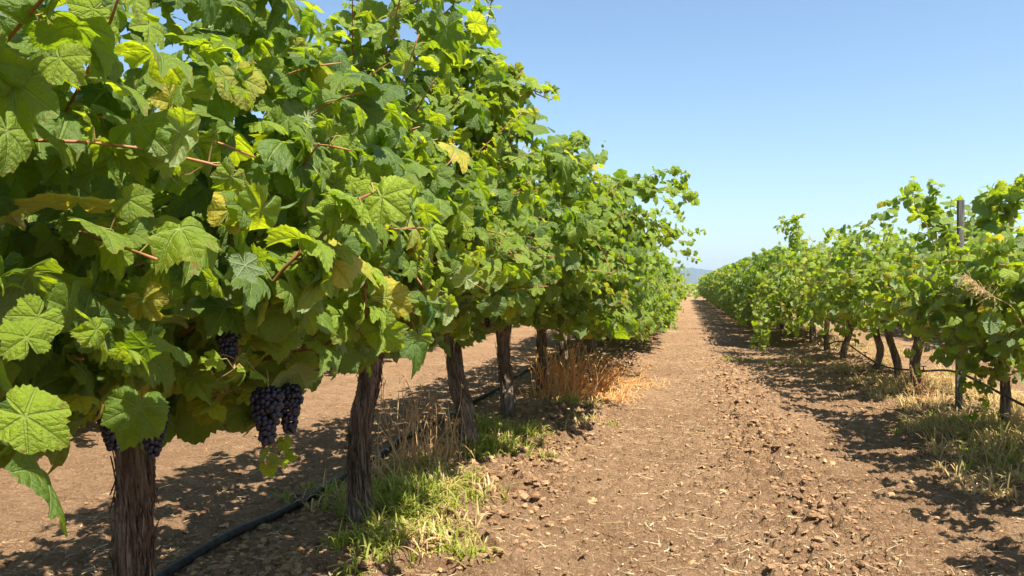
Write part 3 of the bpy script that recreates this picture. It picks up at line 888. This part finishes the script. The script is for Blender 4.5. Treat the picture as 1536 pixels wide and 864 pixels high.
# ------------------------------------------------------------------ ground litter
def rough_w(x): return np.clip(0.16 + np.exp(-((x + 1.05) / 0.36) ** 2) + 0.8 * np.exp(-((x - 0.65) / 0.36) ** 2) + 0.7 * np.exp(-((x - RX) / 0.6) ** 2) + 0.5 * np.exp(-((x - LX) / 0.4) ** 2) + 0.6 * np.exp(-((x + 2.15) / 0.3) ** 2), 0, 1)
def scatter(n, x0, x1, y0, y1, dens, seed, pw=1.7):
    r_ = np.random.default_rng(seed)
    x = r_.uniform(x0, x1, n * 4); y = y0 + (y1 - y0) * r_.random(n * 4) ** pw
    k = r_.random(n * 4) < dens(x, y)
    x, y = x[k][:n], y[k][:n]
    return x, y, r_

def clods():
    x, y, r_ = scatter(80000, -3.6, 3.4, 1.6, 15, lambda x, y: rough_w(x) * (0.35 + 0.65 * (vnoise(x * 2.2, y * 2.2, seed=41) > -0.15)), 31)
    V0, F0 = ICO1; n = len(x); V0n = len(V0)
    Vb, Fb = ico(2)
    s = 0.0032 + 0.0155 * r_.random(n) ** 5.2 * (0.5 + rough_w(x))
    acc = Acc()
    for big, (VV, FF) in ((False, (V0, F0)), (True, (Vb, Fb))):
        k = np.nonzero((s > 0.009) == big)[0]; m = len(k)
        if not m: continue
        D = r_.normal(size=(m, 3)) * 0.0 + np.array([1.25, .95, .6]); D = D * (0.75 + 0.6 * r_.random((m, 3)))
        off = r_.random((m, 1, 3)) * 50
        q = VV[None] * 1.5 + off
        rad = 1 + 0.42 * vnoise(q[..., 0], q[..., 1], q[..., 2], seed=8) + 0.2 * vnoise(q[..., 0] * 2.5, q[..., 1] * 2.5, q[..., 2] * 2.5, seed=9)
        V = VV[None] * rad[..., None] * D[:, None] * s[k][:, None, None]
        a = r_.random(m) * 6.28; ca, sa = np.cos(a)[:, None], np.sin(a)[:, None]
        V = np.stack([V[..., 0] * ca - V[..., 1] * sa, V[..., 0] * sa + V[..., 1] * ca, V[..., 2] + 0.35 * (r_.random((m, 1)) - .5) * V[..., 0]], -1)
        V += np.stack([x[k], y[k], ground_h(x[k], y[k]) + s[k] * 0.05], -1)[:, None]
        F = (FF[None] + (np.arange(m) * len(VV))[:, None, None]).reshape(-1, 3)
        acc.add(V.reshape(-1, 3), F, 0, var=np.repeat(np.stack([r_.random(m), 0 * a, 0 * a], -1), len(VV), 0))
    o = link("soil_clods", acc.mesh("soil_clods", (CLOD,), smooth=False))
    tag(o, "loose brown clods and crumbs of earth strewn over the path", "clods", None, "stuff")
clods()

def ribbons(acc, P0, dirs, L, wd, bend, r_, seg=4, lift=0.0, var=None, mat=0, twist=0.3):
    """curved flat blades; P0 (n,3), dirs (n,3)"""
    n = len(P0); t = np.linspace(0, 1, seg + 1)
    d = nrm(dirs); side = np.cross(d, np.array([0, 0, 1.0])); side = nrm(side + 1e-4)
    b = np.broadcast_to(np.asarray(bend, float), (n,) + np.shape(bend)[1:]) if np.ndim(bend) else np.full(n, bend)
    C = P0[:, None] + d[:, None] * (t[None, :, None] * L[:, None, None])
    if np.ndim(b) == 1: C = C + np.array([0, 0, -1.0]) * (b[:, None] * t[None] ** 2 * L[:, None])[..., None]
    else: C = C + b[:, None] * (t[None] ** 2 * L[:, None])[..., None]
    wdt = wd[:, None] * np.sqrt(np.clip(1.02 - t, 0, 1))[None]
    tw = side[:, None] + twist * np.array([0, 0, 1.0]) * (r_.normal(size=(n, 1, 1)))
    tw = nrm(tw)
    A = C - tw * wdt[..., None]; B = C + tw * wdt[..., None]
    V = np.stack([A, B], 2).reshape(-1, 3)
    j = np.arange(seg) * 2
    f = np.concatenate([np.stack([j, j + 1, j + 3], -1), np.stack([j, j + 3, j + 2], -1)])
    F = (f[None] + (np.arange(n) * (seg + 1) * 2)[:, None, None]).reshape(-1, 3)
    var = np.stack([r_.random(n), r_.random(n), np.zeros(n)], -1) if var is None else var
    acc.add(V, F, mat, var=np.repeat(var, (seg + 1) * 2, 0))

def straw():
    x, y, r_ = scatter(34000, -3.4, 3.4, 1.6, 18, lambda x, y: 0.25 + 0.55 * np.exp(-((x - 0.3) / 0.7) ** 2) + 0.7 * np.exp(-((x - RX + .2) / 0.6) ** 2) + .3 * (vnoise(x * 1.5, y * 1.5, seed=43)), 32)
    n = len(x); a = r_.random(n) * 6.28
    L = 0.015 + 0.075 * r_.random(n) ** 2.5
    d = np.stack([np.cos(a), np.sin(a), 0.10 * r_.normal(size=n)], -1)
    P0 = np.stack([x, y, ground_h(x, y) + 0.006 + .006 * r_.random(n)], -1)
    bend = np.stack([0.55 * r_.normal(size=n), 0.55 * r_.normal(size=n), 0.03 * r_.random(n)], -1)
    acc = Acc(); ribbons(acc, P0, d, L, 0.0015 + 0.0034 * r_.random(n) ** 2, bend, r_, 4)
    o = link("straw_litter", acc.mesh("straw_litter", (STRAW,)))
    tag(o, "pale straw and dry stem bits scattered on the dirt", "straw", None, "stuff")
straw()

def dead_leaves():
    r_ = np.random.default_rng(77); lv = Leaves()
    for k in range(3200):
        x = r_.choice([-1.2, 0.7, 2.3, -2.4], p=[.3, .3, .3, .1]) + 0.45 * r_.normal(); y = 1.8 + 13 * r_.random() ** 1.5
        lv.add(np.array([x, y, float(ground_h(x, y)) + 0.012]), r_.normal(size=3) * [1, 1, .1], np.array([0, 0, 1]) + .35 * r_.normal(size=3), 0.006 + 0.026 * r_.random() ** 2.5)
    acc = Acc(); lv.emit(acc, lambda d: np.select([d < 6], [1], 2), r_, np.zeros(3))
    m = mat_simple("dead_leaf", (0.22, 0.10, 0.04), (0.48, 0.31, 0.15), 14, 0.8, 0.15)
    o = link("leaf_litter", acc.mesh("leaf_litter", (m,)))
    tag(o, "curled brown fallen vine leaves on the soil under the vines", "dead leaves", None, "stuff")
dead_leaves()

# ------------------------------------------------------------------ grass and weeds
def grass(name, patches, label, seed, mat=None):
    r_ = np.random.default_rng(seed); acc = Acc()
    for (cx, cy, sx, sy, n, h, dry, wd) in patches:
        nt_ = max(3, n // 14)
        tx = cx + sx * r_.normal(size=nt_); ty = cy + sy * r_.normal(size=nt_)
        k = r_.integers(0, nt_, n)
        x = tx[k] + 0.018 * r_.normal(size=n); y = ty[k] + 0.018 * r_.normal(size=n)
        a = r_.random(n) * 6.28; tl = r_.uniform(.15, 1.1, n)
        d = np.stack([np.cos(a) * tl, np.sin(a) * tl, np.ones(n)], -1)
        L = h * (0.45 + 0.9 * r_.random(n))
        dr = np.clip((r_.random(nt_)[k] < dry) * 0.8 + 0.25 * r_.random(n), 0, 1)
        ribbons(acc, np.stack([x, y, ground_h(x, y) - .004], -1), d, L, wd * (0.6 + 0.8 * r_.random(n)), 0.3 + 0.6 * r_.random(n), r_, 6, var=np.stack([dr, r_.random(n), 0 * a], -1))
    o = link(name, acc.mesh(name, (mat or GRASS,)))
    return tag(o, label, "grass", None, "stuff")
p_ = []
for (px, py, n, h, dry) in [(600, 790, 700, .17, .12), (640, 770, 600, .15, .15), (585, 840, 420, .13, .2), (660, 830, 420, .10, .45), (560, 770, 260, .16, .1), (690, 760, 320, .10, .35),
                            (640, 720, 260, .13, .3), (745, 690, 420, .15, .12), (770, 668, 380, .14, .2), (720, 650, 200, .14, .2), (810, 690, 160, .08, .6), (800, 660, 200, .09, .5), (470, 760, 120, .12, .3), (880, 640, 160, .08, .4), (870, 615, 200, .12, .3)]:
    p = at(px, py); p_.append((p[0], p[1], .11, .13, int(n * 1.5), h * 1.55, dry + .06, .0048))
grass("grass", p_, "bright green grass tufts round the narrow trunk of the left row", 61)
p_ = []
for (px, py, n, h, dry) in [(1410, 650, 420, .20, .45), (1400, 620, 300, .20, .9), (1450, 660, 420, .22, .35), (1500, 650, 260, .3, .5), (1490, 700, 420, .22, .4), (1530, 690, 500, .26, .35), (1380, 590, 260, .26, .8), (1345, 590, 260, .2, .7),
                            (1300, 580, 260, .15, .7), (1260, 560, 260, .15, .7), (1330, 600, 260, .13, .9), (1200, 545, 200, .14, .7), (1510, 735, 360, .16, .5), (1460, 600, 300, .3, .9), (1500, 610, 200, .3, .8), (1430, 580, 260, .25, .9)]:
    dry = min(1, dry + .38)
    p = at(px, py); p_.append((p[0], p[1], .18, .22, int(n * 1.5), h * 1.15, dry, .0048))
r__ = np.random.default_rng(3)
for k in range(26): p_.append((RX + .2 + 1.2 * r__.random(), 7 + 14 * r__.random(), .25, .3, 150, .2, .92, .0045))
grass("dry_grass", p_, "yellowing grass round the wooden post and right row trunks", 62)

def weed(name, base, n, h, spread, lean, label, mat, seed, wd=.003, curl=0.25, heads=False):
    """stiff dead stalks with side twigs rising from one root"""
    r_ = np.random.default_rng(seed); acc = Acc()
    root = np.array([base[0], base[1], float(ground_h(base[0], base[1])) - .01])
    for k in range(n):
        p = np.array([spread * r_.normal(), spread * r_.normal() * 1.2, 0]); d = np.array([lean[0] + 0.16 * r_.normal(), lean[1] + .14 * r_.normal(), 1.0]); d /= np.linalg.norm(d)
        L = h * (0.55 + 0.5 * r_.random()); P = [p]
        m = 14
        for q in range(m):
            d = d + 0.07 * r_.normal(size=3) + np.array([lean[0], lean[1], -1]) * curl * 0.08 * q / m; d /= np.linalg.norm(d)
            P.append(P[-1] + d * L / m)
        P = np.array(P); v = (r_.random(), r_.random(), 0)
        V, F = tube(P, np.linspace(wd, wd * .4, len(P)), 5); acc.add(V, F, 0, var=v)
        for q in range(3, m, 2):
            if r_.random() < .55:
                dd = nrm(r_.normal(size=3) + np.array([0, 0, .6])); l = h * .05 + h * .13 * r_.random()
                tw = np.array([P[q], P[q] + dd * l * .5, P[q] + dd * l + np.array([0, 0, -.2 * l])])
                V, F = tube(tw, wd * .4, 4, False); acc.add(V, F, 0, var=v)
                nb = 3
                ribbons(acc, np.repeat(tw[[2]], nb, 0), r_.normal(size=(nb, 3)), h * .05 * (0.5 + r_.random(nb)), np.full(nb, wd * 1.0), .4, r_, 3)
    nb = n * 20
    pp = np.stack([spread * 1.3 * r_.normal(size=nb), spread * 1.5 * r_.normal(size=nb), np.zeros(nb)], -1)
    dd = np.stack([lean[0] + .5 * r_.normal(size=nb), lean[1] + .5 * r_.normal(size=nb), np.ones(nb)], -1)
    ribbons(acc, pp, dd, h * (.2 + .35 * r_.random(nb)), wd * (.5 + .9 * r_.random(nb)), .3 + .9 * r_.random(nb), r_, 6)
    o = link(name, acc.mesh(name, (mat,)), None, tuple(root))
    return tag(o, label, "weed")
p = at(622, 716); weed("dry_weed", p, 34, .66, .09, (0.02, 0), "tall tan dried weed stalks in front of the slanting trunk", TAN, 81, .0045)
p = at(668, 700); weed("dry_weed", p, 12, .42, .05, (0.05, -.02), "short brown dried weed at the foot of the slanting trunk", TAN, 82, .0028)
p = at(846, 606); weed("dead_weed", p, 70, .66, .11, (0.04, 0), "upright orange dead weed clump past the forked trunk", RUST, 83, .0062, .2)
p = at(885, 600); weed("dead_weed", p, 44, .50, .14, (0.32, -.03), "orange dead weed clump sprawling towards the path", RUST, 84, .0052, .7)
p = at(925, 580); weed("dead_weed", p, 26, .40, .20, (0.5, 0), "far wispy dead weed leaning over the path's left edge", RUST, 85, .0042, .8)
p = at(1385, 612); weed("dry_weed", p, 16, .38, .05, (-.1, 0), "straw-coloured dried weed against the pale split trunk, right row", TAN, 86, .003)

def reed():
    r_ = np.random.default_rng(90); acc = Acc()
    b = at(1560, 600, zc=4.9); b[2] = float(ground_h(b[0], b[1])) - .02
    tip = at(1452, 418, zc=4.6); mid = at(1528, 475, zc=4.75)
    P = curve_pts([b, (b + mid) / 2 + np.array([.10, 0, .05]), mid, (mid + tip) / 2 + np.array([0, 0, .01]), tip], 60) - b
    V, F = tube(P, np.linspace(.0038, .0012, 60), 6); acc.add(V, F, 0, var=(.8, .1, 0))
    for i in range(44, 60):
        for q in range(5):
            dd = nrm(np.array([-0.75, -.1, .25]) + .5 * r_.normal(size=3)); l = .05 + .06 * r_.random()
            tw = np.array([P[i], P[i] + dd * l * .5, P[i] + dd * l + [0, 0, -.012]])
            V, F = tube(tw, .0007, 3, False); acc.add(V, F, 0, var=(.9, .2, 0))
            nb = 5
            t = r_.random(nb)[:, None]
            ribbons(acc, tw[0] * (1 - t) + tw[2] * t, r_.normal(size=(nb, 3)) + dd, np.full(nb, .012), np.full(nb, .0016), .3, r_, 2, var=np.tile([.9, .3, 0], (nb, 1)))
    nb = 3; ribbons(acc, P[[8, 16, 24]], np.array([[-.5, -.2, .7], [.5, .1, .8], [-.3, .3, .9]]), np.array([.4, .35, .3]), np.full(nb, .004), .8, r_, 8)
    o = link("grass_stalk", acc.mesh("grass_stalk", (TAN,)), None, tuple(b))
    tag(o, "tall dry grass stalk with feathery seed head leaning in at the right edge", "grass stalk")
reed()

def cutting(px, py, L, ang, label, seed):
    r_ = np.random.default_rng(seed); c = at(px, py); root = np.array([c[0], c[1], float(ground_h(c[0], c[1]))])
    t = np.linspace(0, 1, 12); P = np.stack([L * (t - .5) * math.cos(ang), L * (t - .5) * math.sin(ang) + .03 * np.sin(t * 7), .018 + .02 * np.sin(t * 9) ** 2], -1)
    acc = Acc(); V, F = tube(P, .004, 6); acc.add(V, F, 1)
    lv = Leaves()
    for p in P[::2]:
        for q in range(2): lv.add(p + np.array([.03 * r_.normal(), .03 * r_.normal(), .025]), r_.normal(size=3) * [1, 1, .2], np.array([0, -.2, 1]) + .4 * r_.normal(size=3), .035 + .015 * r_.random(), .6, .2)
    lv.emit(acc, lambda d: np.full(len(d), 2), r_, root)
    o = link("vine_cutting", acc.mesh("vine_cutting", (LEAF, PETI)), None, tuple(root))
    tag(o, label, "vine cutting")
cutting(1180, 548, .9, 0.6, "fallen green vine shoot lying on the path's right side", 1)
cutting(1112, 543, .5, 0.1, "thin green shoot lying on the path, left of the leafier fallen shoot", 2)

# grapes where the photograph shows them
add_grapes(v1, O1, [(gz(400, 572, -1.0), .9), (gz(434, 570, -1.04), .82), (gz(343, 456, -.98), .72), (gz(228, 596, -1.22), .8), (gz(170, 580, -1.22), .8)], 950)

# ------------------------------------------------------------------ haze
def haze():
    import bmesh
    bm = bmesh.new(); bmesh.ops.create_cube(bm, size=1)
    me = bpy.data.meshes.new("haze"); bm.to_mesh(me); bm.free()
    o = link("haze", me, None, (0, 0, 59.0)); o.scale = (12000, 12000, 122.0)
    m = bpy.data.materials.new("haze"); m.use_nodes = True; t = m.node_tree; t.nodes.clear()
    out = t.nodes.new("ShaderNodeOutputMaterial"); v = t.nodes.new("ShaderNodeVolumePrincipled")
    v.inputs["Color"].default_value = (0.64, 0.80, 1.0, 1); v.inputs["Density"].default_value = 0.00024
    v.inputs["Anisotropy"].default_value = 0.2
    t.links.new(v.outputs[0], out.inputs["Volume"])
    me.materials.append(m)
    tag(o, "thin pale blue air haze over the far hills", None, None, "stuff")
haze()
